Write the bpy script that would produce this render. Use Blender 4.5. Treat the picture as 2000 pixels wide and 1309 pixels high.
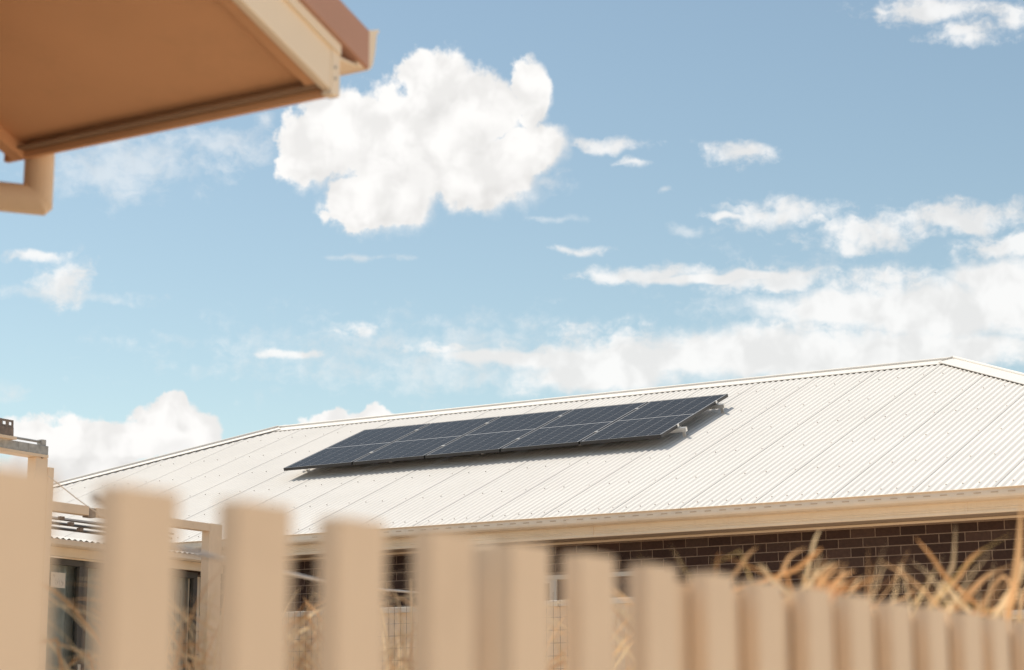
import bpy, math, random
from mathutils import Vector, Matrix, noise as mnoise
R = math.radians
scene = bpy.context.scene
for o in list(bpy.data.objects): bpy.data.objects.remove(o)

# ------------------------------------------------------------------ camera
# world axes: X along the house's ridge, Y from the camera side towards the house, Z up
H = 1.0                                  # camera height above the paving
cam_d = bpy.data.cameras.new('camera')
cam = bpy.data.objects.new('camera', cam_d); scene.collection.objects.link(cam)
cam.location = (0, 0, H)
cam.rotation_euler = (math.pi / 2 + 0.1963, 0.0, 0.5622)
cam_d.sensor_width = 36; cam_d.lens = 36 * 4043.5 / 2000
cam_d.clip_start = 0.05; cam_d.clip_end = 3000
cam_d.dof.use_dof = True; cam_d.dof.focus_distance = 23.5; cam_d.dof.aperture_fstop = 3.7
scene.camera = cam

# ------------------------------------------------------------------ sun
SUN = Vector((-.64, .014, 1.089)).normalized()
sun_d = bpy.data.lights.new('sun', 'SUN'); sun_d.energy = 3.4; sun_d.angle = R(0.53); sun_d.color = (1.0, 0.92, 0.80)
sun = bpy.data.objects.new('sun', sun_d); scene.collection.objects.link(sun)
sun.rotation_euler = (-SUN).to_track_quat('-Z', 'Y').to_euler()
SUN_EL = math.asin(SUN.z); SUN_AZ = math.atan2(SUN.x, SUN.y)

# ------------------------------------------------------------------ exposure
scene.view_settings.view_transform = 'Standard'; scene.view_settings.look = 'None'
scene.view_settings.exposure = 0.5; scene.view_settings.gamma = 1.0
scene.render.engine = 'CYCLES'
scene.cycles.use_denoising = True
scene.cycles.max_bounces = 6; scene.cycles.diffuse_bounces = 4; scene.cycles.glossy_bounces = 2
scene.cycles.transmission_bounces = 4; scene.cycles.transparent_max_bounces = 8
scene.cycles.sample_clamp_indirect = 6

# ------------------------------------------------------------------ sky with clouds
world = bpy.data.worlds.new('World'); scene.world = world; world.use_nodes = True
world.cycles.sampling_method = 'NONE'
wn, wl = world.node_tree.nodes, world.node_tree.links
wn.clear()
def N(tree_nodes, typ, **kw):
    n = tree_nodes.new(typ)
    for k, v in kw.items(): setattr(n, k, v)
    return n
def W(typ, **kw): return N(wn, typ, **kw)
def wmath(op, a, b=None, c=None, clamp=False):
    n = W('ShaderNodeMath', operation=op, use_clamp=clamp)
    for i, x in enumerate((a, b, c)):
        if x is None: continue
        if isinstance(x, (int, float)): n.inputs[i].default_value = x
        else: wl.new(x, n.inputs[i])
    return n.outputs[0]
def wvec(op, a, b=None, scale=None):
    n = W('ShaderNodeVectorMath', operation=op)
    for i, x in enumerate((a, b)):
        if x is None: continue
        if isinstance(x, (tuple, list)): n.inputs[i].default_value = x
        else: wl.new(x, n.inputs[i])
    if scale is not None: n.inputs['Scale'].default_value = scale
    return n.outputs['Value'] if op in ('LENGTH', 'DOT_PRODUCT', 'DISTANCE') else n.outputs['Vector']
def wsmooth(x, lo, hi, a=0.0, b=1.0):
    n = W('ShaderNodeMapRange', interpolation_type='SMOOTHSTEP')
    wl.new(x, n.inputs[0]); n.inputs[1].default_value = lo; n.inputs[2].default_value = hi
    n.inputs[3].default_value = a; n.inputs[4].default_value = b
    return n.outputs[0]
def wnoise(vec, scale, detail=6, rough=0.55, dims='2D', lac=2.0):
    n = W('ShaderNodeTexNoise', noise_dimensions=dims)
    wl.new(vec, n.inputs['Vector']); n.inputs['Scale'].default_value = scale
    n.inputs['Detail'].default_value = detail; n.inputs['Roughness'].default_value = rough
    n.inputs['Lacunarity'].default_value = lac
    return n.outputs['Fac'] if 'Fac' in n.outputs else n.outputs[0], n.outputs['Color']
# cloud banks, as (azimuth, elevation, half width, half height, tilt) in degrees of the sky
CUMULUS = [(-35.16, 16.37, 2.7, 1.9, 0), (-34.44, 18.05, 1.25, 1.2, 0), (-33.25, 17.38, 1.45, 1.2, 0), (-31.65, 17.85, 0.62, 1.15, -8), (-36.92, 16.69, 1.85, 1.4, 0), (-38.08, 16.17, 1.05, 1.15, 0), (-35.95, 15.05, 1.9, 1.1, 0), (-33.25, 15.75, 2.2, 1.3, 0), (-31.78, 16.4, 1.3, 1.0, 0), (-36.5, 14.7, 1.2, .8, 0), (-41.72, 8.49, 1.18, 0.86, 0), (-40.8, 8.31, 0.56, 0.63, 0), (-42.81, 8.05, 1.59, 0.69, 0), (-44.67, 8.06, 1.57, 0.76, 0), (-45.69, 8.1, 1.08, 0.62, 0), (-44.15, 7.25, 2.59, 0.97, 0), (-41.53, 9.08, 0.56, 0.47, 0), (-41.13, 7.53, 0.84, 0.7, 0), (-37.14, 8.7, 1.07, 0.45, 0), (-36.0, 8.82, 0.78, 0.4, 0), (-38.13, 8.46, 0.85, 0.2, 0)]
WISP = [(-44.65, 12.42, 0.83, 0.83, -30), (-45.23, 13.05, 1.11, 0.19, -12), (-29.35, 16.45, 1.25, 0.22, 2), (-28.77, 15.98, 0.66, 0.14, -38), (-25.63, 16.16, 1.02, 0.42, -20), (-24.37, 14.51, 1.87, 0.53, -8), (-22.39, 13.88, 2.12, 0.7, -10), (-19.57, 14.1, 2.64, 0.55, 8), (-18.5, 13.35, 1.79, 0.48, 0), (-26.1, 14.46, 0.72, 0.13, -15), (-28.01, 12.98, 2.75, 0.31, -3), (-24.99, 12.64, 2.14, 0.45, -3), (-21.47, 12.03, 3.78, 1.04, 5), (-18.57, 11.7, 3.01, 1.51, 0), (-22.91, 11.1, 3.8, 1.01, 3), (-19.45, 10.5, 3.02, 0.83, 0), (-29.62, 10.73, 4.03, 0.85, 4), (-25.75, 10.68, 3.42, 0.82, 0), (-32.21, 10.53, 2.74, 0.48, 3), (-29.63, 9.91, 2.44, 0.51, 0), (-34.52, 10.8, 1.58, 0.28, -12), (-36.61, 11.39, 0.86, 0.28, 24), (-38.39, 10.68, 1.35, 0.18, -2), (-24.2, 10.09, 3.25, 0.5, 0), (-20.03, 19.82, 2.28, 0.57, 4), (-19.21, 19.16, 1.34, 0.43, 0), (-17.99, 19.4, 0.7, 0.54, 0), (-30.18, 13.61, 0.87, 0.17, -8)]
FAINT = [(-44.36, 12.05, 2.63, 0.22, 2), (-42.97, 15.84, 3.4, 1.04, 4), (-40.55, 16.29, 2.45, 0.63, 8), (-36.57, 13.32, 1.45, 0.11, 2), (-30.9, 14.49, 1.17, 0.13, 2), (-46.09, 9.39, 0.61, 0.44, 0), (-27.95, 15.16, 0.2, 0.13, 0), (-39.38, 16.94, 0.41, 0.39, 0), (-32.21, 10.6, 10.09, 1.28, 2), (-22.19, 11.57, 5.89, 2.09, 4), (-27.12, 14.09, 0.87, 0.17, 0), (-43.8, 15.38, 2.82, 0.83, 0), (-31.34, 15.48, 1.17, 0.35, 20)]
BANK = [(-20.37, 11.64, 4.58, 1.18, 0), (-18.16, 11.82, 3.0, 1.51, 0), (-22.88, 11.87, 3.67, 0.7, 0), (-25.04, 10.67, 5.96, 0.98, 0), (-20.83, 10.55, 4.57, 0.83, 0), (-28.62, 10.51, 5.45, 0.71, 0), (-29.62, 10.1, 3.45, 0.64, 0), (-32.21, 10.6, 3.32, 0.37, 0), (-26.14, 12.8, 3.45, 0.23, 0), (-18.67, 12.47, 2.06, 0.55, 0)]
tc = W('ShaderNodeTexCoord'); dirv = wvec('NORMALIZE', tc.outputs['Generated'])
sep = W('ShaderNodeSeparateXYZ'); wl.new(dirv, sep.inputs[0])
az = wmath('MULTIPLY', wmath('ARCTAN2', sep.outputs[0], sep.outputs[1]), 180 / math.pi)
el = wmath('MULTIPLY', wmath('ARCSINE', sep.outputs[2]), 180 / math.pi)
cmb = W('ShaderNodeCombineXYZ'); wl.new(az, cmb.inputs[0]); wl.new(el, cmb.inputs[1])
P = cmb.outputs[0]
def warp(P, scale, amp, detail, rough):
    _, c = wnoise(P, scale, detail, rough)
    return wvec('ADD', P, wvec('MULTIPLY', wvec('SUBTRACT', c, (.5, .5, .5)), (amp, amp, 0)))
def banks(P, lst):                       # 1 at a bank's heart, 0 on its rim, negative outside
    cur = None
    for (a, e, rx, ry, t) in lst:
        v = wvec('DISTANCE', wvec('MULTIPLY', P, (1 / rx, 1 / ry, 0)), (a / rx, e / ry, 0))
        cur = v if cur is None else wmath('MINIMUM', cur, v)
    return wmath('SUBTRACT', 1.0, cur)
Pc = warp(P, 0.7, 0.6, 2, .5)
vor = W('ShaderNodeTexVoronoi', voronoi_dimensions='2D', feature='F1', normalize=True); wl.new(warp(P, 1.3, 0.5, 3, .6), vor.inputs['Vector'])
vor.inputs['Scale'].default_value = 1.25; vor.inputs['Detail'].default_value = 2.0; vor.inputs['Roughness'].default_value = .5; vor.inputs['Lacunarity'].default_value = 2.6
nb, nbc = wnoise(P, 1.7, 8, .60)
Pf = wvec('ADD', Pc, wvec('MULTIPLY', wvec('SUBTRACT', nbc, (.5, .5, .5)), (.6, .6, 0)))
Fc = banks(Pf, CUMULUS)
Fup = banks(wvec('ADD', Pc, (-.12, .55, 0)), CUMULUS)              # how much of the cloud lies above: its underside is soft and greyer
under = wsmooth(wmath('SUBTRACT', Fup, Fc), -0.15, 0.45)
Fb = wmath('ADD', wmath('ADD', wmath('MULTIPLY_ADD', Fc, 2.3, .12), wmath('MULTIPLY', wmath('SUBTRACT', .36, vor.outputs['Distance']), .45)), wmath('MULTIPLY', wmath('SUBTRACT', nb, .5), 1.35))
mr = W('ShaderNodeMapRange', interpolation_type='SMOOTHSTEP'); wl.new(Fb, mr.inputs[0]); mr.inputs[1].default_value = -.06
rim = wmath('MULTIPLY', under, wsmooth(Fc, .12, .42, 1.0, 0.0))
wl.new(wmath('MULTIPLY_ADD', rim, 1.25, .62), mr.inputs[2]); dc = mr.outputs[0]
stretch = W('ShaderNodeMapping'); wl.new(Pf, stretch.inputs[0])
stretch.inputs[2].default_value = (0, 0, R(7)); stretch.inputs[3].default_value = (0.30, 1.1, 1)
Fw = banks(Pc, WISP)
nw, nwc = wnoise(stretch.outputs[0], 1.5, 9, .66)
wn_ = wmath('ADD', wmath('MULTIPLY', wmath('SUBTRACT', nw, .5), 2.0), wmath('MULTIPLY', wmath('SUBTRACT', nb, .5), 1.5))
dw = wmath('MULTIPLY', wsmooth(wmath('ADD', Fw, wn_), -0.15, 0.95), 0.86)
Ff = banks(Pc, FAINT)
df = wmath('MULTIPLY', wsmooth(wmath('ADD', Ff, wn_), -0.1, 1.2), 0.46)
Fk = banks(Pc, BANK)
dk = wmath('MULTIPLY', wsmooth(wmath('ADD', wmath('MULTIPLY', Fk, 1.8), wmath('MULTIPLY', wn_, .55)), -0.05, 1.05), 0.90)
dw = wmath('MAXIMUM', dw, dk)
# the same broken cloud goes on round the rest of the sky
ctr = Vector((math.sin(R(-32.2)) * math.cos(R(12)), math.cos(R(-32.2)) * math.cos(R(12)), math.sin(R(12))))
away = wsmooth(wvec('DISTANCE', dirv, tuple(ctr)), 0.36, 0.55)
ng, ngc = wnoise(dirv, 3.2, 6, .6, '3D')
dg = wmath('MULTIPLY', wmath('MULTIPLY', wsmooth(ng, .47, .62), away), .9)
dens = wmath('MAXIMUM', wmath('MAXIMUM', dc, dw), wmath('MAXIMUM', df, dg), clamp=True)
sky = W('ShaderNodeTexSky', sky_type='NISHITA'); sky.sun_disc = False
sky.sun_elevation = SUN_EL; sky.sun_rotation = SUN_AZ
sky.altitude = 0; sky.air_density = 1.0; sky.dust_density = 0.3; sky.ozone_density = 1.0
grade = W('ShaderNodeMix', data_type='RGBA', blend_type='MULTIPLY'); grade.inputs[0].default_value = 1
wl.new(sky.outputs[0], grade.inputs[6]); grade.inputs[7].default_value = (1.075, 1.02, .845, 1)
# cloud tone: bright billows, slightly greyer in their thick undersides
ntone, _ = wnoise(Pc, 0.8, 3, .5)
tone = wmath('MULTIPLY', wsmooth(ntone, .32, .62, .85, 1.0), wsmooth(el, 5.5, 8.6, .88, 1.0))
tone = wmath('MULTIPLY', tone, wmath('SUBTRACT', 1.0, wmath('MULTIPLY', wmath('MULTIPLY', under, wsmooth(Fc, .0, .5)), .10)))
CLOUD = 7.2
cc = W('ShaderNodeVectorMath', operation='SCALE'); cc.inputs[0].default_value = (CLOUD, CLOUD * .985, CLOUD * .965); wl.new(tone, cc.inputs['Scale'])
mixc = W('ShaderNodeMix', data_type='RGBA'); wl.new(dens, mixc.inputs[0]); wl.new(grade.outputs[2], mixc.inputs[6]); wl.new(cc.outputs[0], mixc.inputs[7])
bg = W('ShaderNodeBackground'); bg.inputs[1].default_value = 0.10; wl.new(mixc.outputs[2], bg.inputs[0])
wo = W('ShaderNodeOutputWorld'); wl.new(bg.outputs[0], wo.inputs[0])

# ------------------------------------------------------------------ materials
MATS = {}
def mat(name, col, rough=.6, var=.06, scale=6.0, bump=0.0, bscale=60.0, metal=0.0, spec=.5, transl=0.0, streak=None, dirt=None):
    if name in MATS: return MATS[name]
    m = bpy.data.materials.new(name); m.use_nodes = True
    n, l = m.node_tree.nodes, m.node_tree.links
    b = n['Principled BSDF']
    b.inputs['Roughness'].default_value = rough; b.inputs['Metallic'].default_value = metal
    b.inputs['Specular IOR Level'].default_value = spec
    geo = n.new('ShaderNodeNewGeometry')
    mp = n.new('ShaderNodeMapping'); l.new(geo.outputs['Position'], mp.inputs[0])
    if streak: mp.inputs[3].default_value = streak
    t = n.new('ShaderNodeTexNoise'); t.inputs['Scale'].default_value = scale; t.inputs['Detail'].default_value = 6
    l.new(mp.outputs[0], t.inputs['Vector'])
    r = n.new('ShaderNodeMapRange'); l.new(t.outputs[0], r.inputs[0])
    r.inputs[1].default_value = .3; r.inputs[2].default_value = .7; r.inputs[3].default_value = 1 - var; r.inputs[4].default_value = 1 + var
    mul = n.new('ShaderNodeVectorMath'); mul.operation = 'SCALE'; mul.inputs[0].default_value = col; l.new(r.outputs[0], mul.inputs['Scale'])
    out = mul.outputs[0]
    if dirt:
        t3 = n.new('ShaderNodeTexNoise'); t3.inputs['Scale'].default_value = dirt[1]; t3.inputs['Detail'].default_value = 8; t3.inputs['Roughness'].default_value = .7
        l.new(geo.outputs['Position'], t3.inputs['Vector'])
        r3 = n.new('ShaderNodeMapRange'); l.new(t3.outputs[0], r3.inputs[0]); r3.inputs[1].default_value = .52; r3.inputs[2].default_value = .8; r3.inputs[3].default_value = 0; r3.inputs[4].default_value = dirt[2]
        mx = n.new('ShaderNodeMix'); mx.data_type = 'RGBA'; l.new(r3.outputs[0], mx.inputs[0]); l.new(out, mx.inputs[6]); mx.inputs[7].default_value = (*dirt[0], 1)
        out = mx.outputs[2]
    l.new(out, b.inputs['Base Color'])
    if bump:
        t2 = n.new('ShaderNodeTexNoise'); t2.inputs['Scale'].default_value = bscale; t2.inputs['Detail'].default_value = 5
        l.new(mp.outputs[0], t2.inputs['Vector'])
        bm = n.new('ShaderNodeBump'); bm.inputs['Strength'].default_value = bump; bm.inputs['Distance'].default_value = .01
        l.new(t2.outputs[0], bm.inputs['Height']); l.new(bm.outputs[0], b.inputs['Normal'])
    if transl:
        tr = n.new('ShaderNodeBsdfTranslucent'); l.new(out, tr.inputs[0])
        mxs = n.new('ShaderNodeMixShader'); mxs.inputs[0].default_value = transl
        l.new(b.outputs[0], mxs.inputs[1]); l.new(tr.outputs[0], mxs.inputs[2])
        l.new(mxs.outputs[0], n['Material Output'].inputs[0])
    MATS[name] = m
    return m
M_roof = mat('roof_steel_offwhite', (.685, .655, .615), .55, .03, 1.2, spec=.25, dirt=((.55, .48, .40), 7.0, .16))
M_trim = mat('cream_painted_steel', (.87, .745, .60), .5, .04, 3.0, spec=.3, dirt=((.45, .33, .22), 14.0, .30))
M_fascia = mat('cream_fascia', (.87, .74, .57), .5, .05, 3.0, spec=.3, streak=(1, 1, 8), dirt=((.5, .35, .2), 20.0, .22))
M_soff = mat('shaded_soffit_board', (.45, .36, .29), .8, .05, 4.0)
M_mortar = mat('mortar', (.28, .20, .15), .95, .12, 30.0, bump=.4, bscale=180)
M_tan = mat('tan_powder_coat', (.83, .655, .48), .55, .025, 5.0, spec=.25, dirt=((.52, .38, .27), 9.0, .22))
M_soffit2 = mat('patio_cream_shaded', (.74, .42, .235), .75, .05, 2.0, spec=.2, dirt=((.40, .25, .15), 2.2, .35))  # orange-brown puts shade and warm ground bounce into cream paint
M_barge = mat('cream_bargeboard', (.90, .78, .62), .5, .03, 4.0, spec=.3)
M_brown = mat('brown_capping', (.52, .30, .225), .55, .04, 5.0, spec=.3)
M_galv = mat('galvanised_steel', (.42, .40, .37), .5, .22, 22.0, metal=.35, dirt=((.35, .27, .2), 9.0, .5))
M_gap = mat('shadow_joint', (.30, .20, .13), .9, .1, 8.0)
M_rust = mat('weathered_bracket', (.22, .17, .14), .75, .25, 18.0)
M_frame = mat('black_anodised_frame', (.018, .017, .018), .42, .05, 8.0, spec=.5)
M_alu = mat('mill_aluminium', (.72, .70, .67), .35, .05, 20.0, metal=.75)
M_screw = mat('screw_head', (.42, .36, .31), .6, .1, 40.0)
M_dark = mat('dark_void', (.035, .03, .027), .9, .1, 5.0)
M_winf = mat('white_window_frame', (.72, .66, .58), .45, .03, 8.0)
M_glass = mat('window_glass', (.10, .115, .115), .06, .1, 1.0, spec=.9)
M_blind = mat('blind', (.42, .38, .34), .7, .05, 8.0)
M_curt = mat('grey_curtain', (.50, .52, .50), .9, .10, 10.0)
M_paper = mat('paper', (.75, .70, .63), .8, .04, 10.0)
M_ink = mat('pencil_line', (.42, .38, .35), .8, .05, 10.0)
M_pave = mat('warm_paving', (.66, .50, .35), .9, .12, 3.0, bump=.3, bscale=40)
M_soil = mat('dry_garden_soil', (.50, .38, .27), .95, .2, 5.0, bump=.6, bscale=30)
M_wire = mat('brown_wire', (.16, .11, .085), .6, .2, 30.0)
M_pole = mat('grey_steel_tube', (.52, .49, .47), .45, .08, 20.0, metal=.3)
M_cable = mat('pale_cable', (.6, .55, .5), .6, .05, 20.0)
M_straw = [mat('straw_leaf_%s' % k, c, .7, .22, 14.0, spec=.2, transl=.5) for k, c in
           zip('abcd', [(.80, .51, .27), (.72, .40, .18), (.90, .71, .45), (.70, .52, .23)])]

def brick_mat():
    m = bpy.data.materials.new('dark_brown_brick'); m.use_nodes = True
    n, l = m.node_tree.nodes, m.node_tree.links; b = n['Principled BSDF']
    geo = n.new('ShaderNodeNewGeometry'); s = n.new('ShaderNodeSeparateXYZ'); l.new(geo.outputs['Position'], s.inputs[0])
    def mth(op, a, c):
        q = n.new('ShaderNodeMath'); q.operation = op
        for i, x in enumerate((a, c)):
            if isinstance(x, (int, float)): q.inputs[i].default_value = x
            elif x is not None: l.new(x, q.inputs[i])
        return q.outputs[0]
    row = mth('FLOOR', mth('DIVIDE', mth('SUBTRACT', s.outputs[2], H + 1.9431 - .086 * 60), .086), None)
    odd = mth('MODULO', row, 2)
    col = mth('FLOOR', mth('DIVIDE', mth('ADD', mth('SUBTRACT', s.outputs[0], -12.4532 - .24 * 80), mth('MULTIPLY', mth('SUBTRACT', 1, odd), .12)), .24), None)
    c = n.new('ShaderNodeCombineXYZ'); l.new(row, c.inputs[0]); l.new(col, c.inputs[1])
    w = n.new('ShaderNodeTexWhiteNoise'); w.noise_dimensions = '2D'; l.new(c.outputs[0], w.inputs['Vector'])
    ramp = n.new('ShaderNodeValToRGB'); l.new(w.outputs['Value'], ramp.inputs[0])
    e = ramp.color_ramp.elements
    e[0].color = (.045, .025, .019, 1); e[1].color = (.085, .049, .037, 1)
    e.new(.5).color = (.058, .031, .023, 1); e.new(.85).color = (.070, .042, .032, 1)
    t = n.new('ShaderNodeTexNoise'); t.inputs['Scale'].default_value = 45; t.inputs['Detail'].default_value = 6; l.new(geo.outputs['Position'], t.inputs['Vector'])
    r = n.new('ShaderNodeMapRange'); l.new(t.outputs[0], r.inputs[0]); r.inputs[3].default_value = .6; r.inputs[4].default_value = 1.4
    mu = n.new('ShaderNodeVectorMath'); mu.operation = 'SCALE'; l.new(ramp.outputs[0], mu.inputs[0]); l.new(r.outputs[0], mu.inputs['Scale'])
    l.new(mu.outputs[0], b.inputs['Base Color']); b.inputs['Roughness'].default_value = .85; b.inputs['Specular IOR Level'].default_value = .25
    bp = n.new('ShaderNodeBump'); bp.inputs['Strength'].default_value = .5; bp.inputs['Distance'].default_value = .004
    l.new(t.outputs[0], bp.inputs['Height']); l.new(bp.outputs[0], b.inputs['Normal'])
    return m
M_brick = brick_mat()

def cell_mat():
    m = bpy.data.materials.new('solar_cell'); m.use_nodes = True
    n, l = m.node_tree.nodes, m.node_tree.links; b = n['Principled BSDF']
    tc = n.new('ShaderNodeTexCoord'); s = n.new('ShaderNodeSeparateXYZ'); l.new(tc.outputs['Object'], s.inputs[0])
    def mth(op, a, c=None):
        q = n.new('ShaderNodeMath'); q.operation = op
        for i, x in enumerate((a, c)):
            if isinstance(x, (int, float)): q.inputs[i].default_value = x
            elif x is not None: l.new(x, q.inputs[i])
        return q.outputs[0]
    gap = mth('LESS_THAN', mth('FRACT', mth('DIVIDE', s.outputs[1], .0842)), .05)      # gaps between half cells
    bus = mth('LESS_THAN', mth('FRACT', mth('DIVIDE', s.outputs[0], .0312)), .06)      # bus bars
    t = n.new('ShaderNodeTexNoise'); t.inputs['Scale'].default_value = 3; l.new(tc.outputs['Object'], t.inputs['Vector'])
    line = mth('MAXIMUM', mth('MULTIPLY', gap, .6), mth('MULTIPLY', bus, .25))
    mx = n.new('ShaderNodeMix'); mx.data_type = 'RGBA'; l.new(line, mx.inputs[0])
    mx.inputs[6].default_value = (.021, .018, .016, 1); mx.inputs[7].default_value = (.30, .30, .31, 1)
    l.new(mx.outputs[2], b.inputs['Base Color'])
    b.inputs['Roughness'].default_value = .16; b.inputs['Specular IOR Level'].default_value = .02
    return m
M_cell = cell_mat()
M_back = mat('white_backsheet', (.42, .42, .43), .35, .02, 5.0, spec=.3)

# ------------------------------------------------------------------ builders
COL = scene.collection
class MB:
    def __init__(s): s.v = []; s.f = []
    def quad(s, *p):
        i = len(s.v); s.v += [tuple(q) for q in p]; s.f.append(tuple(range(i, i + len(p)))); return s
    def box(s, x0, x1, y0, y1, z0, z1):
        i = len(s.v)
        s.v += [(x, y, z) for z in (z0, z1) for y in (y0, y1) for x in (x0, x1)]
        for f in ((0, 2, 3, 1), (4, 5, 7, 6), (0, 1, 5, 4), (2, 6, 7, 3), (0, 4, 6, 2), (1, 3, 7, 5)): s.f.append(tuple(i + k for k in f))
        return s
    def obox(s, c, ax, ay, az, hx, hy, hz):      # oriented box
        i = len(s.v); c = Vector(c)
        for dz in (-1, 1):
            for dy in (-1, 1):
                for dx in (-1, 1): s.v.append(tuple(c + ax * (dx * hx) + ay * (dy * hy) + az * (dz * hz)))
        for f in ((0, 2, 3, 1), (4, 5, 7, 6), (0, 1, 5, 4), (2, 6, 7, 3), (0, 4, 6, 2), (1, 3, 7, 5)): s.f.append(tuple(i + k for k in f))
        return s
    def extrude(s, prof, a, b, caps=True, close=True):   # prof: list of (Vector offset), swept from a to b
        i = len(s.v); n = len(prof); a = Vector(a); b = Vector(b)
        s.v += [tuple(a + Vector(p)) for p in prof] + [tuple(b + Vector(p)) for p in prof]
        for k in range(n if close else n - 1):
            k2 = (k + 1) % n; s.f.append((i + k, i + k2, i + n + k2, i + n + k))
        if caps and close: s.f.append(tuple(range(i + n - 1, i - 1, -1))); s.f.append(tuple(range(i + n, i + 2 * n)))
        return s
    def tube(s, pts, rad, sides=8, caps=True):
        pts = [Vector(p) for p in pts]; i0 = len(s.v)
        rads = rad if isinstance(rad, (list, tuple)) else [rad] * len(pts)
        up = Vector((.13, .21, .97))
        for k, p in enumerate(pts):
            t = (pts[min(k + 1, len(pts) - 1)] - pts[max(k - 1, 0)]).normalized()
            x = t.cross(up)
            if x.length < .05: x = t.cross(Vector((1, 0, 0)))
            x.normalize(); y = t.cross(x)
            for j in range(sides):
                a = 2 * math.pi * j / sides
                s.v.append(tuple(p + (x * math.cos(a) + y * math.sin(a)) * rads[k]))
        for k in range(len(pts) - 1):
            for j in range(sides):
                j2 = (j + 1) % sides
                s.f.append((i0 + k * sides + j, i0 + k * sides + j2, i0 + (k + 1) * sides + j2, i0 + (k + 1) * sides + j))
        if caps:
            s.f.append(tuple(i0 + j for j in range(sides - 1, -1, -1))); s.f.append(tuple(i0 + (len(pts) - 1) * sides + j for j in range(sides)))
        return s
    def mesh(s, name, m, smooth=False):
        me = bpy.data.meshes.new(name); me.from_pydata(s.v, [], s.f); me.update()
        if smooth: me.polygons.foreach_set('use_smooth', [True] * len(me.polygons))
        me.materials.append(m)
        return me
    def build(s, name, m, parent=None, smooth=False, bevel=0.0):
        o = bpy.data.objects.new(name, s.mesh(name, m, smooth)); COL.objects.link(o)
        if parent: o.parent = parent
        if bevel:
            b = o.modifiers.new('bevel', 'BEVEL'); b.width = bevel; b.segments = 2; b.limit_method = 'ANGLE'
        return o
def inst(name, me, parent, loc=(0, 0, 0), rot=None):
    o = bpy.data.objects.new(name, me); COL.objects.link(o); o.parent = parent; o.location = loc
    if rot: o.rotation_euler = rot
    return o
def empty(name, label, cat, group=None, loc=(0, 0, 0)):
    o = bpy.data.objects.new(name, None); COL.objects.link(o); o.location = loc
    o['label'] = label; o['category'] = cat
    if group: o['group'] = group
    return o
def tag(o, label, cat, group=None):
    o['label'] = label; o['category'] = cat
    if group: o['group'] = group
    return o

# ------------------------------------------------------------------ ground
g = MB(); g.quad((-1.3, -600, 0), (900, -600, 0), (900, 900, 0), (-1.3, 900, 0)); g.box(-1.3, -1.2, -600, 900, -.2, .1)
o = g.build('paving', M_pave); o['kind'] = 'structure'
g = MB(); g.quad((-900, -600, .45), (-1.3, -600, .45), (-1.3, 900, .45), (-900, 900, .45)); g.quad((-1.3, -600, .45), (-1.3, -600, 0), (-1.3, 900, 0), (-1.3, 900, .45))
o = g.build('ground', M_soil); o['kind'] = 'structure'
g = MB(); g.box(-10.2, -3.3, -2.2, 5.0, .30, .46)
o = g.build('unseen_dark_slab', mat('bounce_cut_dark', (.20, .155, .12), .9, .12, 3.0)); o['kind'] = 'structure'  # unseen dark slab, added to cut ground bounce onto the soffit
PAD = .45

# ------------------------------------------------------------------ the brick house
VW, ZT = 17.522, H + 1.9431            # brick face and its top line
VG, ZG = 17.1049, H + 2.1709           # gutter lip
UR, UL = -8.123, -17.888               # ridge ends
TH = R(22.5); RUN = 5.2118             # roof pitch, plan run of each slope
UE0, UE1 = UL - RUN, UR + RUN          # eave corners
VR = VG + .03 + RUN; VB = VR + RUN
ZRIDGE = ZG + RUN * math.tan(TH)
house = empty('brick_house', 'low dark brick house with off-white corrugated hipped roof behind the picket fence', 'house', loc=(-13, VR, PAD))
OFF = Matrix.Translation(-Vector((-13, VR, PAD)))
def hpart(mb, name, m, parent=None, **kw):
    mb.v = [tuple(Vector(p) - Vector((-13, VR, PAD))) for p in mb.v]
    return mb.build(name, m, parent or house, **kw)
# walls: mortar body, then bricks on the front
w = MB(); w.box(UE0 + .42, UE1 - .42, VW + .006, VB - .42, PAD - .3, ZT + .02)
wall = hpart(w, 'wall', M_mortar)
bm_ = MB()                                     # one brick, front edge slightly eased
x0, x1, z0, z1, d, c = -.115, .115, -.038, .038, .03, .003
bm_.v = [(x0, d, z0), (x1, d, z0), (x1, d, z1), (x0, d, z1), (x0, c, z0), (x1, c, z0), (x1, c, z1), (x0, c, z1), (x0 + c, 0, z0 + c), (x1 - c, 0, z0 + c), (x1 - c, 0, z1 - c), (x0 + c, 0, z1 - c)]
bm_.f = [(0, 1, 5, 4), (1, 2, 6, 5), (2, 3, 7, 6), (3, 0, 4, 7), (4, 5, 9, 8), (5, 6, 10, 9), (6, 7, 11, 10), (7, 4, 8, 11), (8, 9, 10, 11)]
bmesh_ = bm_.mesh('brick', M_brick)
FENCE_U, FENCE_V0, FP, FW, FT, FZ = -1.089, 1.172, .14, .071, .026, H + .200
WIN = (-10.86, -9.33, H + .75, H + 1.655)     # window opening
WIN2 = (-6.02, -4.9, H + .3, H + 1.155)
random.seed(4)
def seen(u, z):                                # does the sight line clear the picket fence or pass one of its gaps
    k = FENCE_U / u; zz = H + (z - H) * k; vv = VW * k
    if zz > FZ - .02: return True
    ph = ((vv - FENCE_V0) / FP) % 1.0
    return ph > .5 and vv < 2.15 and zz > H - .12
rest = MB(); nb = 0
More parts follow.
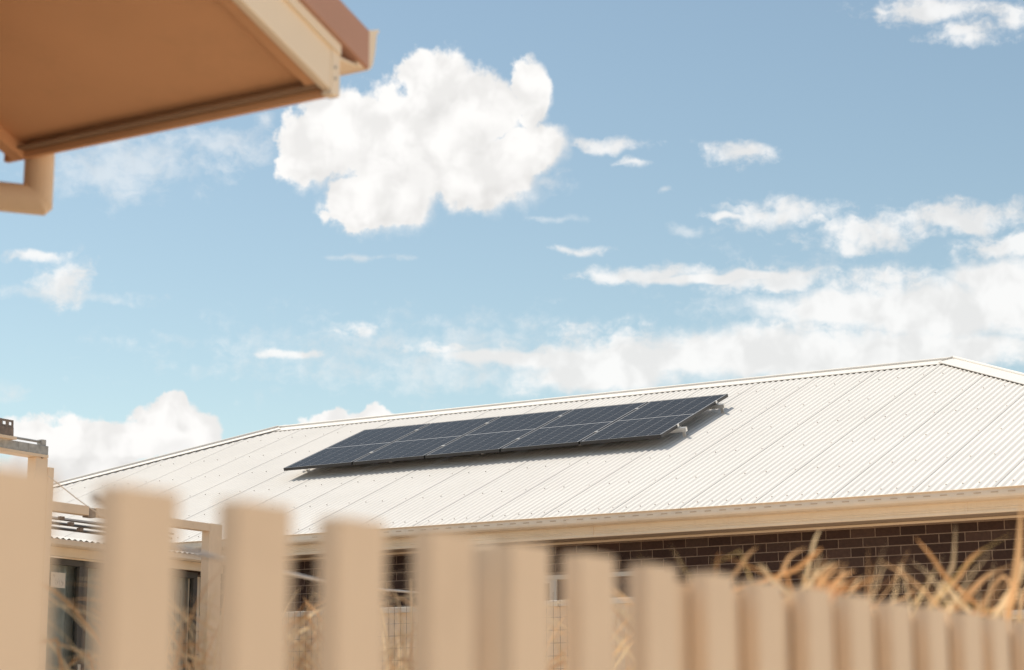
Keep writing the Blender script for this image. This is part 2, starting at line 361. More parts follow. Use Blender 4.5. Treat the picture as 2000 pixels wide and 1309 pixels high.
for k in range(0, 29):
    zc = ZT - .086 * k - .048
    off = 0 if k % 2 == 0 else .12
    for i in range(-42, 38):
        uc = -12.4532 + .24 * i + .12 + off
        if uc < UE0 + .55 or uc > UE1 - .55: continue
        if any(a - .10 < uc < b + .10 and z0 - .03 < zc < z1 + .03 for a, b, z0, z1 in (WIN, WIN2)): continue
        dy = random.uniform(-.0012, .0012); rz = random.uniform(-.002, .002)
        if nb < 290 and -13.2 < uc < -5.5 and seen(uc, zc):
            inst('brick', bmesh_, wall, Vector((uc, VW + dy, zc)) - Vector((-13, VR, PAD)), (0, 0, rz)); nb += 1
        else:
            i0 = len(rest.v); rest.v += [(x + uc, y + VW + dy, z + zc) for x, y, z in bm_.v]; rest.f += [tuple(i0 + q for q in f) for f in bm_.f]
r_ = hpart(rest, 'brick_courses', M_brick, wall); r_['kind'] = 'stuff'; r_.parent = wall
# roof: back and side slopes, then the front sheets one by one
r = MB()
ap, bp_ = (UL, VR, ZRIDGE - .03), (UR, VR, ZRIDGE - .03)
zl = ZG - .04
r.quad((UE1, VB, zl), (UE0, VB, zl), ap, bp_); r.quad((UE0, VB, zl), (UE0, VG + .05, zl), ap); r.quad((UE1, VG + .05, zl), (UE1, VB, zl), bp_)
r.quad((UE0, VG + .1, zl - .02), (UE1, VG + .1, zl - .02), (UR, VR, ZRIDGE - .06), (UL, VR, ZRIDGE - .06))
roof = hpart(r, 'roof', M_roof)
RO = Vector((0, VG + .03, ZG)); RE = Vector((0, math.cos(TH), math.sin(TH))); RN = Vector((0, -math.sin(TH), math.cos(TH)))
def rp(u, s, h=0.0): return RO + Vector((u, 0, 0)) + RE * s + RN * h
SL = RUN / math.cos(TH)
def stop(u):
    return max(.02, min(SL - .02, (u - UE0) / math.cos(TH) - .02 if u < UL else 1e9, (UE1 - u) / math.cos(TH) - .02 if u > UR else 1e9))
PIT = .0762; SEAM0 = -7.4759
for k in range(-21, 7):
    a = SEAM0 + .762 * k - .030; b = SEAM0 + .762 * (k + 1) + .026
    if b < UE0 + .06 or a > UE1 - .06: continue
    a = max(a, UE0 + .05); b = min(b, UE1 - .05)
    n = int((b - a) / PIT * 12); s = MB()
    for j in range(n + 1):
        u = a + (b - a) * j / n
        h = 0.0074 * math.cos(2 * math.pi * (u - SEAM0) / PIT)
        lift = .0038 * max(0, 1 - (b - u) / .075) if k < 6 else 0     # lapped over the next sheet
        lift -= .0015 * max(0, 1 - (u - a) / .06)
        for q in (-.012, stop(u)): s.v.append(tuple(rp(u, q, h + lift)))
    for j in range(n): s.f.append((2 * j, 2 * j + 2, 2 * j + 3, 2 * j + 1))
    # free edge of the lap, turned down
    u = b; hh = 0.0074 * math.cos(2 * math.pi * (u - SEAM0) / PIT)
    i0 = len(s.v)
    for q in (-.012, stop(u)): s.v.append(tuple(rp(u, q, hh + .0038))); s.v.append(tuple(rp(u + .0005, q, hh - .001)))
    s.f.append((i0, i0 + 1, i0 + 3, i0 + 2))
    hpart(s, 'roof_sheet', M_roof, roof, smooth=True)
# screws
sc = MB()
def screw(u, s_):
    c_ = rp(u, s_, .008)
    ux = Vector((1, 0, 0)); ring = []
    for rad, h in ((.0075, 0), (.0075, .0025), (.0045, .003), (.0045, .007)):
        i0 = len(sc.v)
        for j in range(6):
            a = j * math.pi / 3; sc.v.append(tuple(c_ + ux * (rad * math.cos(a)) + RE * (rad * math.sin(a)) + RN * h))
        ring.append(i0)
    for q in range(3):
        for j in range(6): sc.f.append((ring[q] + j, ring[q] + (j + 1) % 6, ring[q + 1] + (j + 1) % 6, ring[q + 1] + j))
    sc.f.append(tuple(ring[3] + j for j in range(6)))
ARR = (-15.56, -10.39, 2.45, 4.40)
for k in range(-21, 7):
    for row in (.19, 1.14, 2.10, 3.05, 3.98, 4.93):
        offs = [2 * PIT * q for q in range(5)] if row < .5 else (0, 3 * PIT, 6 * PIT)
        for oo in offs:
            u = SEAM0 + .762 * k + oo
            if row + .12 < stop(u) and not (ARR[0] < u < ARR[1] and ARR[2] + .2 < row < ARR[3]): screw(u, row + random.uniform(-.012, .012))
o = hpart(sc, 'screw', M_screw, roof); o['kind'] = 'stuff'; o.parent = roof
# ridge and hip capping: folded wings on the crests with a rolled bead along the top
def capping(name, A, B, nl, nr, wl_, wr_, bead=.017):
    A, B = Vector(A), Vector(B); t = (B - A).normalized()
    s = MB(); up = (nl + nr).normalized()
    dl = nl.cross(t); dl = dl if dl.z < 0 else -dl
    dr = nr.cross(t); dr = dr if dr.z < 0 else -dr
    prof = []
    prof.append(dl * wl_ - nl * .0062); prof.append(dl * wl_); prof.append(dl * (bead * .9))
    for q in range(7):
        a = math.pi * (1 - q / 6); prof.append(dl.lerp(dr, .5) * 0 + (dr - dl).normalized() * (bead * math.cos(a)) + up * (bead * (.55 + math.sin(a))))
    prof.append(dr * (bead * .9)); prof.append(dr * wr_); prof.append(dr * wr_ - nr * .0062)
    inner = [p - up * .0012 for p in prof]
    L = prof + inner[::-1]
    s.extrude(L, A, B)
    return hpart(s, name, M_roof, roof)
NB = Vector((0, math.sin(TH), math.cos(TH))); NLft = Vector((-math.sin(TH), 0, math.cos(TH))); NRgt = Vector((math.sin(TH), 0, math.cos(TH)))
top = Vector((0, 0, .0145 / math.cos(TH)))
capping('ridge_cap', Vector((UL - .03, VR, ZRIDGE)) + top, Vector((UR + .03, VR, ZRIDGE)) + top, RN, NB, .20, .20)
capping('hip_cap', Vector((UL - .01, VR - .02, ZRIDGE)) + top * 1.25, Vector((UE0 + .1, VG + .13, ZG + .04)) + top * 1.25, RN, NLft, .17, .17)
capping('hip_cap', Vector((UR + .01, VR - .02, ZRIDGE)) + top * 1.25, Vector((UE1 - .1, VG + .13, ZG + .04)) + top * 1.25, RN, NRgt, .19, .19)
# dark strips added to deepen the shade in the gaps under the capping
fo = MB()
def shade_strip(a, b):
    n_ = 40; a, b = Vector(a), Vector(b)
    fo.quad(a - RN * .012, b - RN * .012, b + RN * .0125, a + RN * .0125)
shade_strip(rp(UL, SL - .165), rp(UR, SL - .165))
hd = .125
shade_strip(rp(UL, SL - .165), rp(UE0 + hd * 2, .08)); shade_strip(rp(UR, SL - .165), rp(UE1 - hd * 2, .08))
hpart(fo, 'gap_shade_strip', M_dark, roof)
# gutter (quad profile) on a ribbed fascia, soffit and frieze mould
GY = VG
gp = [(0, .0), (-.004, .006), (.012, .010), (.016, .0), (.013, -.012), (.006, -.030), (.004, -.055), (.010, -.074), (.030, -.088), (.115, -.092), (.115, .004), (.112, .004), (.112, -.088), (.032, -.084), (.014, -.071), (.0085, -.055), (.010, -.03), (.017, -.011), (.020, .0)]
gm = MB(); gm.extrude([Vector((0, y, z)) for y, z in gp], (UE0 - .06, GY, ZG), (UE1 + .06, GY, ZG))
gutter = hpart(gm, 'gutter', M_trim)
sl = MB(); sl.box(-.033, .033, -.0012, .0, -.0035, .0035); sl.box(-.033, .033, -.0035, -.001, .0032, .0052)
slm = sl.mesh('overflow_slot', mat('slot_shadow_metal', (.60, .47, .35), .7, .05, 10.0))
u = -13.2
while u < -5.2:
    inst('overflow_slot', slm, gutter, Vector((u, GY + .0043, ZG - .0345)) - Vector((-13, VR, PAD))); u += .152
gj = MB(); gj.box(-10.165, -10.161, GY + .0015, GY + .006, ZG - .086, ZG - .028); gj.box(-10.164, -10.05, GY + .0025, GY + .0045, ZG - .066, ZG - .032); hpart(gj, 'gutter_joint', M_trim, gutter)
fm = MB(); FY = VG + .118; fb = H + 1.9724
fp = [(0, ZG - .03), (0, fb + .062), (.005, fb + .058), (.005, fb + .052), (0, fb + .048), (0, fb + .040), (.005, fb + .036), (.005, fb + .030), (-.002, fb + .026), (-.004, fb + .006), (-.001, fb), (.02, fb), (.02, ZG - .03)]
fm.extrude([Vector((0, y, z)) for y, z in fp], (UE0 + .1, FY, 0), (UE1 - .1, FY, 0))
fasc = hpart(fm, 'fascia', M_fascia)
for uu in (-9.93, -6.2):                       # joint covers
    j = MB(); j.box(uu - .004, uu + .004, FY - .0075, FY + .002, fb + .001, ZG - .09); hpart(j, 'joint_strip', M_trim, fasc).parent = fasc
s_ = MB(); s_.box(UE0 + .1, UE1 - .1, FY + .0205, VW + .1, fb + .004, fb + .012)
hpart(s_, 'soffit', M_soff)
fr = MB(); fr.extrude([Vector((0, y, z)) for y, z in ((0, 0), (-.022, .0), (-.022, .018), (-.014, .0245), (0, .0245))], (UE0 + .42, VW - .0015, fb - .022), (UE1 - .42, VW - .0015, fb - .022))
hpart(fr, 'frieze_mould', M_fascia)
# windows
def window(W_, mull, blinds):
    a, b, z0, z1 = W_; f = MB(); y = VW - .012
    for bx in ((a, b, z1 - .045, z1), (a, b, z0, z0 + .045), (a, a + .045, z0 + .045, z1 - .045), (b - .045, b, z0 + .045, z1 - .045), (mull - .03, mull + .03, z0 + .045, z1 - .045)):
        f.box(bx[0], bx[1], y, y + .05, bx[2], bx[3])
    win = hpart(f, 'window', M_winf, bevel=.004)
    for (p0, p1, dd) in ((a + .045, mull - .03, .012), (mull + .03, b - .045, .026)):
        sash = MB()
        for bx in ((p0, p1, z1 - .075, z1 - .0455), (p0, p1, z0 + .0455, z0 + .075), (p0, p0 + .028, z0 + .075, z1 - .075), (p1 - .028, p1, z0 + .075, z1 - .075)):
            sash.box(bx[0] + .001, bx[1] - .001, y + dd, y + dd + .02, bx[2], bx[3])
        hpart(sash, 'sash', M_winf, win).parent = win
        pn = MB(); pn.quad((p0 + .02, y + dd + .01, z0 + .07), (p1 - .02, y + dd + .01, z0 + .07), (p1 - .02, y + dd + .01, z1 - .07), (p0 + .02, y + dd + .01, z1 - .07)); hpart(pn, 'pane', M_glassc, win).parent = win
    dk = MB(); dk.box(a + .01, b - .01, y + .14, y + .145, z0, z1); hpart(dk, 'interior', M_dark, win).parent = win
    if blinds:
        zz = z1 - .09
        while zz > z0 + .06:
            s = MB(); s.obox(((a + mull) / 2, y + .09, zz), Vector((1, 0, 0)), Vector((0, .6, -.8)), Vector((0, .8, .6)), (mull - a) / 2 - .05, .022, .0012)
            hpart(s, 'blind_slat', M_blind, win).parent = win; zz -= .045
        s = MB()
        for q in range(28): 
            uu = mull + .05 + (b - mull - .1) * q / 28; s.quad((uu, y + .09 + .012 * (q % 2), z0 + .05), (uu + (b - mull - .1) / 28, y + .09 + .012 * ((q + 1) % 2), z0 + .05), (uu + (b - mull - .1) / 28, y + .09 + .012 * ((q + 1) % 2), z1 - .06), (uu, y + .09 + .012 * (q % 2), z1 - .06))
        hpart(s, 'curtain', M_blind, win).parent = win
def glass_clear():
    m = bpy.data.materials.new('clear_pane'); m.use_nodes = True
    n, l = m.node_tree.nodes, m.node_tree.links; n.remove(n['Principled BSDF'])
    t = n.new('ShaderNodeBsdfTransparent'); t.inputs[0].default_value = (.86, .89, .88, 1)
    gl = n.new('ShaderNodeBsdfGlossy'); gl.inputs['Roughness'].default_value = .03
    fr = n.new('ShaderNodeFresnel'); fr.inputs[0].default_value = 1.5
    mx = n.new('ShaderNodeMixShader'); l.new(fr.outputs[0], mx.inputs[0]); l.new(t.outputs[0], mx.inputs[1]); l.new(gl.outputs[0], mx.inputs[2])
    l.new(mx.outputs[0], n['Material Output'].inputs[0]); return m
M_glassc = glass_clear()
window(WIN, -10.545, True)
window(WIN2, -5.5, False)

# ------------------------------------------------------------------ solar panels on their rails
PW, PL, PTH, PGAP, PTOP = 1.009, 1.760, .035, .0195, .155
PU0, PS0 = -15.457, 2.509
names = ['leftmost dark solar panel in the row on the white roof', 'second solar panel from the left end of the row on the roof', 'middle solar panel of the five on the white roof',
         'second solar panel from the right end of the row on the roof', 'rightmost dark solar panel, its rail ends showing on the white roof']
RM = Matrix(((1, 0, 0), (0, math.cos(TH), -math.sin(TH)), (0, math.sin(TH), math.cos(TH))))
fr = MB(); b_ = .011
fr.box(0, PW, 0, b_, -PTH, 0); fr.box(0, PW, PL - b_, PL, -PTH, 0); fr.box(0, b_, b_, PL - b_, -PTH, 0); fr.box(PW - b_, PW, b_, PL - b_, -PTH, 0)
frame_me = fr.mesh('frame', M_frame)
bk = MB(); bk.box(b_, PW - b_, b_, PL - b_, -.008, -.0022); back_me = bk.mesh('backsheet', M_back)
cols = 6; cw = (PW - 2 * b_ - .022) / cols; half = (PL - 2 * b_ - .044) / 2
ce = MB(); ce.box(0, cw - .0065, 0, half, -.0022, -.0012); cell_me = ce.mesh('cell_string', M_cell)
for k in range(5):
    loc = rp(PU0 + k * (PW + PGAP), PS0, PTOP)
    p = empty('solar_panel', names[k], 'solar panel', 'solar panels in a row on the roof', loc); p.rotation_euler = (TH, 0, 0)
    inst('frame', frame_me, p); inst('backsheet', back_me, p)
    for c in range(cols):
        for q in range(2):
            inst('cell_string', cell_me, p, (b_ + .011 + c * cw + .002, b_ + .013 + q * (half + .018), 0))
    jb = MB(); jb.box(PW / 2 - .06, PW / 2 + .06, PL - .2, PL - .1, -.03, -.009); jb.build('junction_box', M_frame, p)
for q, (s0, lab) in enumerate(((2.925, 'lower aluminium mounting rail under the solar panels'), (3.94, 'upper aluminium mounting rail under the solar panels, nearer the ridge'))):
    loc = rp(PU0, s0, 0)
    rail = empty('mounting_rail', lab, 'mounting rail', 'rails under the solar panels', loc); rail.rotation_euler = (TH, 0, 0)
    L = 5 * PW + 4 * PGAP
    m = MB(); zt = PTOP - PTH - .0005
    prof = [(-.019, zt - .050), (.019, zt - .050), (.019, zt - .012), (.015, zt - .012), (.015, zt), (.006, zt), (.006, zt - .010), (-.006, zt - .010), (-.006, zt), (-.015, zt), (-.019, zt - .006)]
    m.extrude([Vector((0, y, z)) for y, z in prof], (-.075, 0, 0), (L + .095, 0, 0)); m.build('rail_profile', M_alu, rail)
    for x in (-.005, 1.25, 2.55, 3.85, L + .045):
        f = MB(); f.box(x - .018, x + .018, .0195, .0245, .006, zt - .006); f.box(x - .018, x + .018, .0245, .075, .006, .011); f.box(x - .006, x + .006, .013, .034, zt - .034, zt - .022)
        f.build('roof_foot', M_alu, rail)
    for k in range(6):
        x = k * (PW + PGAP) - (PGAP / 2 if 0 < k < 5 else 0) - (PGAP if k == 5 else 0)
        c = MB()
        if k in (0, 5):
            sg = -1 if k == 0 else 1
            c.box(min(x, x - sg * .012), max(x, x - sg * .012), -.02, .02, PTOP + .0005, PTOP + .004); c.box(min(x + sg * .001, x + sg * .005), max(x + sg * .001, x + sg * .005), -.02, .02, zt, PTOP + .004)
            c.box(min(x + sg * .005, x + sg * .022), max(x + sg * .005, x + sg * .022), -.02, .02, zt + .001, zt + .006)
        else:
            c.box(x - .020, x + .020, -.02, .02, PTOP + .0005, PTOP + .004); c.box(x - .005, x + .005, -.004, .004, PTOP + .004, PTOP + .010)
        c.build('clamp', M_alu, rail)

# ------------------------------------------------------------------ patio roof corner, upper left
CU, CV, CZ = -3.645, 4.795, H + 1.929       # lower far corner of the bargeboard
TP = R(19.5)
pat = empty('neighbouring_house', 'cream and brown roof corner of a neighbouring house jutting in at the upper left', 'house', loc=(CU, CV, PAD))
def ppart(mb, name, m, parent=None, **kw):
    mb.v = [tuple(Vector(q) - Vector((CU, CV, PAD))) for q in mb.v]
    return mb.build(name, m, parent or pat, **kw)
Rk = Vector((0, -math.cos(TP), math.sin(TP)))                 # up the rake, towards the camera
LR = 5.2
def rake(mb, u0, u1, z0, z1, va=CV, LL=LR):                   # board following the rake, plumb cut at the low end
    a = Vector((0, va, CZ + (CV - va) * math.tan(TP))); b = a + Rk * LL
    prof = [Vector((u0, 0, z0)), Vector((u1, 0, z0)), Vector((u1, 0, z1)), Vector((u0, 0, z1))]
    mb.extrude(prof, a, b)
LE = CU - 1.285                                               # left end of the lining
m = MB(); rake(m, CU - .030, CU, .0, .155); ppart(m, 'bargeboard', M_barge, bevel=.004)
m = MB(); m.box(CU - .033, CU + .005, CV - .036, CV + .006, CZ - .003, CZ + .150); cc_ = ppart(m, 'corner_cover', M_barge, bevel=.004)
m = MB()
for zz in (.05, .085): m.tube([(CU + .005, CV - .020, CZ + zz), (CU + .008, CV - .020, CZ + zz)], .005, 8)
ppart(m, 'rivet', M_galv, cc_).parent = cc_
m = MB(); rake(m, CU - .10, CU + .026, .163, .285, CV + .125, LR + .1); ppart(m, 'barge_capping', M_brown, bevel=.003)
m = MB(); rake(m, CU - .10, CU + .012, .128, .1605, CV + .0, LR); ppart(m, 'flashing', M_barge)
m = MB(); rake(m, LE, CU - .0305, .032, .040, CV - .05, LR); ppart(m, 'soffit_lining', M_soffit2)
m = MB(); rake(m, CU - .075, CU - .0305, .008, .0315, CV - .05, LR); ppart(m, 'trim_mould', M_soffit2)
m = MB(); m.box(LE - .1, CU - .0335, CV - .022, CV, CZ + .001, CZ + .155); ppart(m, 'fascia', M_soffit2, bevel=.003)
m = MB(); m.box(LE - .02, CU - .0335, CV - .060, CV - .0225, CZ + .024, CZ + .030); ppart(m, 'shadow_strip', M_gap)
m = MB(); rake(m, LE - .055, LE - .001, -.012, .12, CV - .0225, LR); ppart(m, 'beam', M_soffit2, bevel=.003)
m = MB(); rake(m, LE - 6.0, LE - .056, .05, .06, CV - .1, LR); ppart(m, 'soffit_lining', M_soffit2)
# gutter behind the low edge, its stop end showing past the capping
gq = [(.000, .0), (.0, .112), (.010, .118), (.074, .138), (.108, .150), (.110, .143), (.098, .130), (.088, .06), (.078, .022), (.06, .004)]
m = MB(); m.extrude([Vector((0, y, z)) for y, z in gq], (LE - .35, CV + .085, CZ + .118), (CU + .012, CV + .085, CZ + .118)); ppart(m, 'gutter', M_barge, bevel=.002)
m = MB(); m.box(LE - .3, CU + .004, CV + .001, CV + .0845, CZ + .118, CZ + .126); ppart(m, 'gutter_base', M_barge)
m = MB(); rake(m, LE - 6.0, CU - .005, .29, .315, CV + .13, LR + .1); ppart(m, 'roof_sheet', M_brown)
# downpipe: short drop from the gutter, elbow, then a run back to the wall
pa = Vector((-4.935, CV + .05, CZ + .09)); zb = H + 1.80
dd = Vector((-math.cos(R(55)), -math.sin(R(55)), 0)); pr_, ns = .050, 24
side = dd.cross(Vector((0, 0, 1))); m = MB()
for lev in range(5):
    for j in range(ns):
        a = 2 * math.pi * j / ns; c_, s_2 = math.cos(a) * pr_, math.sin(a) * pr_        # c_: in the bend's plane, s_2: across it
        if lev == 0: q = Vector((pa.x, pa.y, pa.z)) - dd * c_ + side * s_2
        elif lev == 1: q = Vector((pa.x, pa.y, zb + .10)) - dd * c_ + side * s_2
        elif lev == 2: q = Vector((pa.x, pa.y, zb)) - dd * c_ - Vector((0, 0, c_ - .012 * (1 + math.cos(a)))) + side * s_2
        elif lev == 3: q = Vector((pa.x, pa.y, zb)) - dd * (c_ - .012 * (1 + math.cos(a))) - Vector((0, 0, c_)) + side * s_2
        else: q = Vector((pa.x, pa.y, zb)) + dd * 2.2 - Vector((0, 0, c_)) + side * s_2
        m.v.append(tuple(q))
for lev in range(4):
    for j in range(ns): m.f.append((lev * ns + j, lev * ns + (j + 1) % ns, (lev + 1) * ns + (j + 1) % ns, (lev + 1) * ns + j))
ppart(m, 'downpipe', M_tan)
# the wall and corner that carry it, left of the picture
m = MB(); m.box(-9.6, -4.25, -2.0, 3.9, PAD, CZ + .36); ppart(m, 'wall', mat('rendered_wall', (.20, .14, .10), .9, .06, 6.0, bump=.3))

# ------------------------------------------------------------------ picket fence
fen = empty('picket_fence', 'tan vertical picket fence out of focus in the foreground', 'fence', loc=(FENCE_U, 2.4, 0))
pk = MB(); pk.box(-FT, 0, 0, FW, 0, FZ); pk_me = None
def picket_mesh():
    m = MB(); e = .003
    prof = [(0 - e, 0), (0, e), (0, FW - e), (-e, FW), (-FT + e, FW), (-FT, FW - e), (-FT, e), (-FT + e, 0)]
    m.extrude([Vector((x, y, 0)) for x, y in prof], (0, 0, .05), (0, 0, FZ - .002))
    n = len(m.v); m2 = [Vector(q) for q in m.v[n - 8:]]
    return m.mesh('picket', M_tan)
pk_me = picket_mesh()
for k in range(-4, 22):
    dz = random.uniform(-.0012, .0012)
    inst('picket', pk_me, fen, (random.uniform(-.0008, .0008), FENCE_V0 + FP * k - 2.4, dz), (random.uniform(-.002, .002), random.uniform(-.002, .002), random.uniform(-.006, .006)))
for z in (.22, .78):
    m = MB(); m.box(-FT - .046, -FT - .0065, -2.2, 3.2, z, z + .04); m.build('rail', M_tan, fen, bevel=.003)
m = MB(); m.box(-FT - .006, -FT - .0015, FENCE_V0 + FP * 6 + .064 - 2.4, FENCE_V0 + FP * 22 - 2.4, .05, FZ - .013); m.build('backing_panel', M_tan, fen)
for v in (1.808 - 2.4, 4.33 - 2.4):
    m = MB(); m.box(-FT - .098, -FT - .0465, v, v + .055, 0, FZ + .010); m.build('post', M_tan, fen, bevel=.004)

# ------------------------------------------------------------------ tan boundary fence and wire trellis below the house eave
bf = empty('boundary_fence', 'low tan steel fence with pale top rail in front of the brick wall', 'fence', loc=(-11, 16.4, PAD))
def bpart(mb, name, m, parent=None, **kw):
    mb.v = [tuple(Vector(q) - Vector((-11, 16.4, PAD))) for q in mb.v]; return mb.build(name, m, parent or bf, **kw)
BZ = H + 1.318
for a, b in ((-15.0, -9.83), (-9.815, -8.55)):
    m = MB(); m.box(a, b, 16.38, 16.43, BZ - .055, BZ); bpart(m, 'top_rail', M_winf, bevel=.004)
u = -15.0
while u < -8.6:
    m = MB(); pr = [(0, 0), (.03, -.022), (.11, -.022), (.14, 0), (.25, 0)]
    m.extrude([Vector((x, y, 0)) for x, y in pr] + [Vector((x, y + .002, 0)) for x, y in pr[::-1]], (u, 16.41, PAD), (u, 16.41, BZ - .056))
    bpart(m, 'sheet', M_tan); u += .2505
tr = empty('wire_trellis', 'brown wire mesh trellis standing before the tan boundary fence', 'trellis', loc=(-11.5, 15.7, PAD))
TV = 15.7
u = -14.6; k = 0
while u < -8.9:
    zt = H + (1.50 if u < -11.9 else 1.33) + .02 * math.sin(u * 9)
    m = MB(); lean = .035 * math.sin(u * 2.3)
    m.tube([Vector((u - lean - 11.5 * -1, 0, 0)), Vector((u + 11.5, .0, zt - PAD))], .0022, 5); m.build('wire', M_wire, tr); u += .0685
for q in range(14):
    z = .2 + .112 * q
    if z < 1.86: m = MB(); m.tube([(-3.1 + 0 if z < 1.7 else -3.1, .004, z), (2.6 if z < 1.75 else -.4, .004, z + .01)], .0022, 5); m.build('wire', M_wire, tr)
# bent steel pole running from the garden towards the house
pp = [(-2.35, 2.46, .395), (-2.68, 3.04, .376), (-3.138, 3.70, .428), (-4.38, 5.51, .577), (-5.47, 7.19, .698), (-7.0, 9.75, .885), (-7.6, 10.9, .966), (-8.2, 12.2, 1.05)]
m = MB(); m.tube([Vector(q) + Vector((0, 0, H)) for q in pp], .0062, 8); tag(m.build('steel_pole', M_pole, smooth=True), 'thin grey steel pole slanting behind the second and third picket gaps', 'pole')
m = MB(); a = Vector((-9.30, 9.33, 1.66 + H)); b = Vector((-10.9, 12.0, 1.60 + H))
m.tube([a.lerp(b, q / 8) - Vector((0, 0, .05 * math.sin(math.pi * q / 8))) for q in range(9)], .0035, 6); tag(m.build('overhead_cable', M_cable, smooth=True), 'thin pale cable crossing below the left roof hip', 'cable')

# ------------------------------------------------------------------ steel pergola and garden room at the left
pg = empty('pergola', 'tan pergola with galvanised steel beam at the left edge', 'pergola', loc=(-13.0, 14, PAD))
def gpart(mb, name, m, parent=None, **kw):
    mb.v = [tuple(Vector(q) - Vector((-13.0, 14, PAD))) for q in mb.v]; return mb.build(name, m, parent or pg, **kw)
Z = lambda z: H + z
m = MB()
for y0, y1 in ((11.0, 12.67), (12.6705, 12.79), (12.7905, 13.03)): m.box(-13.10, -13.0, y0, y1, Z(2.498), Z(2.578))
bmx = gpart(m, 'galvanised_beam', M_galv, bevel=.004)
m = MB(); m.box(-13.115, -12.985, 11.0, 13.02, Z(2.470), Z(2.4975)); gpart(m, 'beam_flange', M_tan, bmx, bevel=.003).parent = bmx
m = MB(); m.tube([(-13.04, 11.0, Z(2.612)), (-13.04, 12.97, Z(2.612))], .011, 8); gpart(m, 'rod', M_galv, bmx).parent = bmx
m = MB(); m.box(-13.07, -13.01, 12.955, 13.01, Z(2.5785), Z(2.632)); gpart(m, 'rod_end', M_galv, bmx, bevel=.004).parent = bmx
m = MB(); m.tube([(-12.999, 12.955, Z(2.475)), (-12.99, 12.955, Z(2.475))], .014, 12); gpart(m, 'bolt', M_rust, bmx).parent = bmx
m = MB(); m.box(-13.10, -13.0, 12.885, 13.03, PAD, Z(2.4695)); gpart(m, 'post', M_tan, bevel=.004)
m = MB(); m.box(-13.06, -12.99, 13.0305, 13.10, PAD, Z(2.395)); gpart(m, 'post', M_tan, bevel=.004)
m = MB(); m.box(-13.10, -13.0, 15.21, 15.39, PAD, Z(2.10)); gpart(m, 'post', M_tan, bevel=.004)
m = MB(); m.box(-13.09, -13.0, 13.1005, 13.565, Z(2.022), Z(2.105)); gpart(m, 'beam', M_tan, bevel=.004)
m = MB(); m.box(-13.09, -13.0, 13.66, 15.2095, Z(2.022), Z(2.098)); gpart(m, 'beam', M_tan, bevel=.004)
m = MB(); m.box(-13.08, -13.012, 13.5655, 13.6595, Z(2.008), Z(2.092)); gpart(m, 'bracket', M_rust)
for q, z in enumerate((1.985, 1.945, 1.905)):
    m = MB(); m.obox((-13.18 - .02 * q, 13.98, Z(z)), Vector((0, 1, 0)), Vector((.8, 0, -.25)).normalized(), Vector((.25, 0, .8)).normalized(), .87, .05, .006); gpart(m, 'louvre', mat('dark_louvre', (.10, .085, .075), .6, .1, 9.0))
    m = MB(); m.box(-13.12, -13.08, 13.30 + .12 * q, 13.345 + .12 * q, Z(z - .02), Z(z + .01)); gpart(m, 'louvre_pin', M_rust)
br = empty('steel_bracket', 'dark perforated steel bracket end above the galvanised beam', 'bracket', loc=(-12.9, 12.3, Z(2.55)))
m = MB(); ax = Vector((-.25, .97, .05)).normalized(); ay = Vector((.97, .25, 0)); azv = ax.cross(ay) if ax.cross(ay).z > 0 else -ax.cross(ay)
def strip(mb, l0, l1, z0, z1, t=.006):
    c = ax * ((l0 + l1) / 2) + azv * ((z0 + z1) / 2); mb.obox(c, ax, ay, azv, (l1 - l0) / 2, t, (z1 - z0) / 2)
strip(m, -1.2, .27, .04, .115, .016); m.build('web', M_rust, br, bevel=.003)
m = MB(); strip(m, -1.2, .28, .117, .132); strip(m, -1.2, .28, .160, .178)
for l in (-.5, -.34, -.18, -.02, .09, .19): strip(m, l - .018, l + .018, .132, .160)
strip(m, .262, .28, .132, .160); m.build('perforated_flange', M_rust, br)
m = MB(); strip(m, -1.2, .30, .012, .0385, .03); m.build('lip', M_tan, br, bevel=.003)

gr = empty('garden_shed', 'small shed with sliding glass doors and white corrugated roof behind the left pickets', 'shed', loc=(-14.5, 14, PAD))
def rpart(mb, name, m, parent=None, **kw):
    mb.v = [tuple(Vector(q) - Vector((-14.5, 14, PAD))) for q in mb.v]; return mb.build(name, m, parent or gr, **kw)
m = MB(); m.box(-16.5, -14.0, 12.0, 12.5, PAD, Z(1.70)); m.box(-16.5, -14.0, 16.0, 16.25, PAD, Z(1.70)); m.box(-16.5, -16.4, 12.5, 16.0, PAD, Z(1.7)); rpart(m, 'wall', M_trim)
v = 12.0
while v < 16.2:
    m = MB(); n = 20
    for j in range(n + 1):
        vv = v + .381 * j / n; h = .008 * math.cos(2 * math.pi * vv / .0762)
        m.v += [(-13.60, vv, Z(1.872) + h), (-16.6, vv, Z(2.30) + h)]
    m.f = [(2 * j, 2 * j + 1, 2 * j + 3, 2 * j + 2) for j in range(n)]
    rpart(m, 'roof_sheet', M_roof, smooth=True); v += .3812
m = MB(); m.extrude([Vector((x, 0, z)) for x, z in ((0, 0), (.012, .0), (.014, -.045), (-.005, -.06), (-.1, -.06), (-.1, -.055), (-.01, -.055), (.004, -.04))], (-13.6, 12.0, Z(1.862)), (-13.6, 16.25, Z(1.862))); rpart(m, 'gutter', M_trim)
m = MB(); m.box(-13.74, -13.70, 12.0, 16.25, Z(1.722), Z(1.815)); rpart(m, 'fascia', M_fascia, bevel=.003)
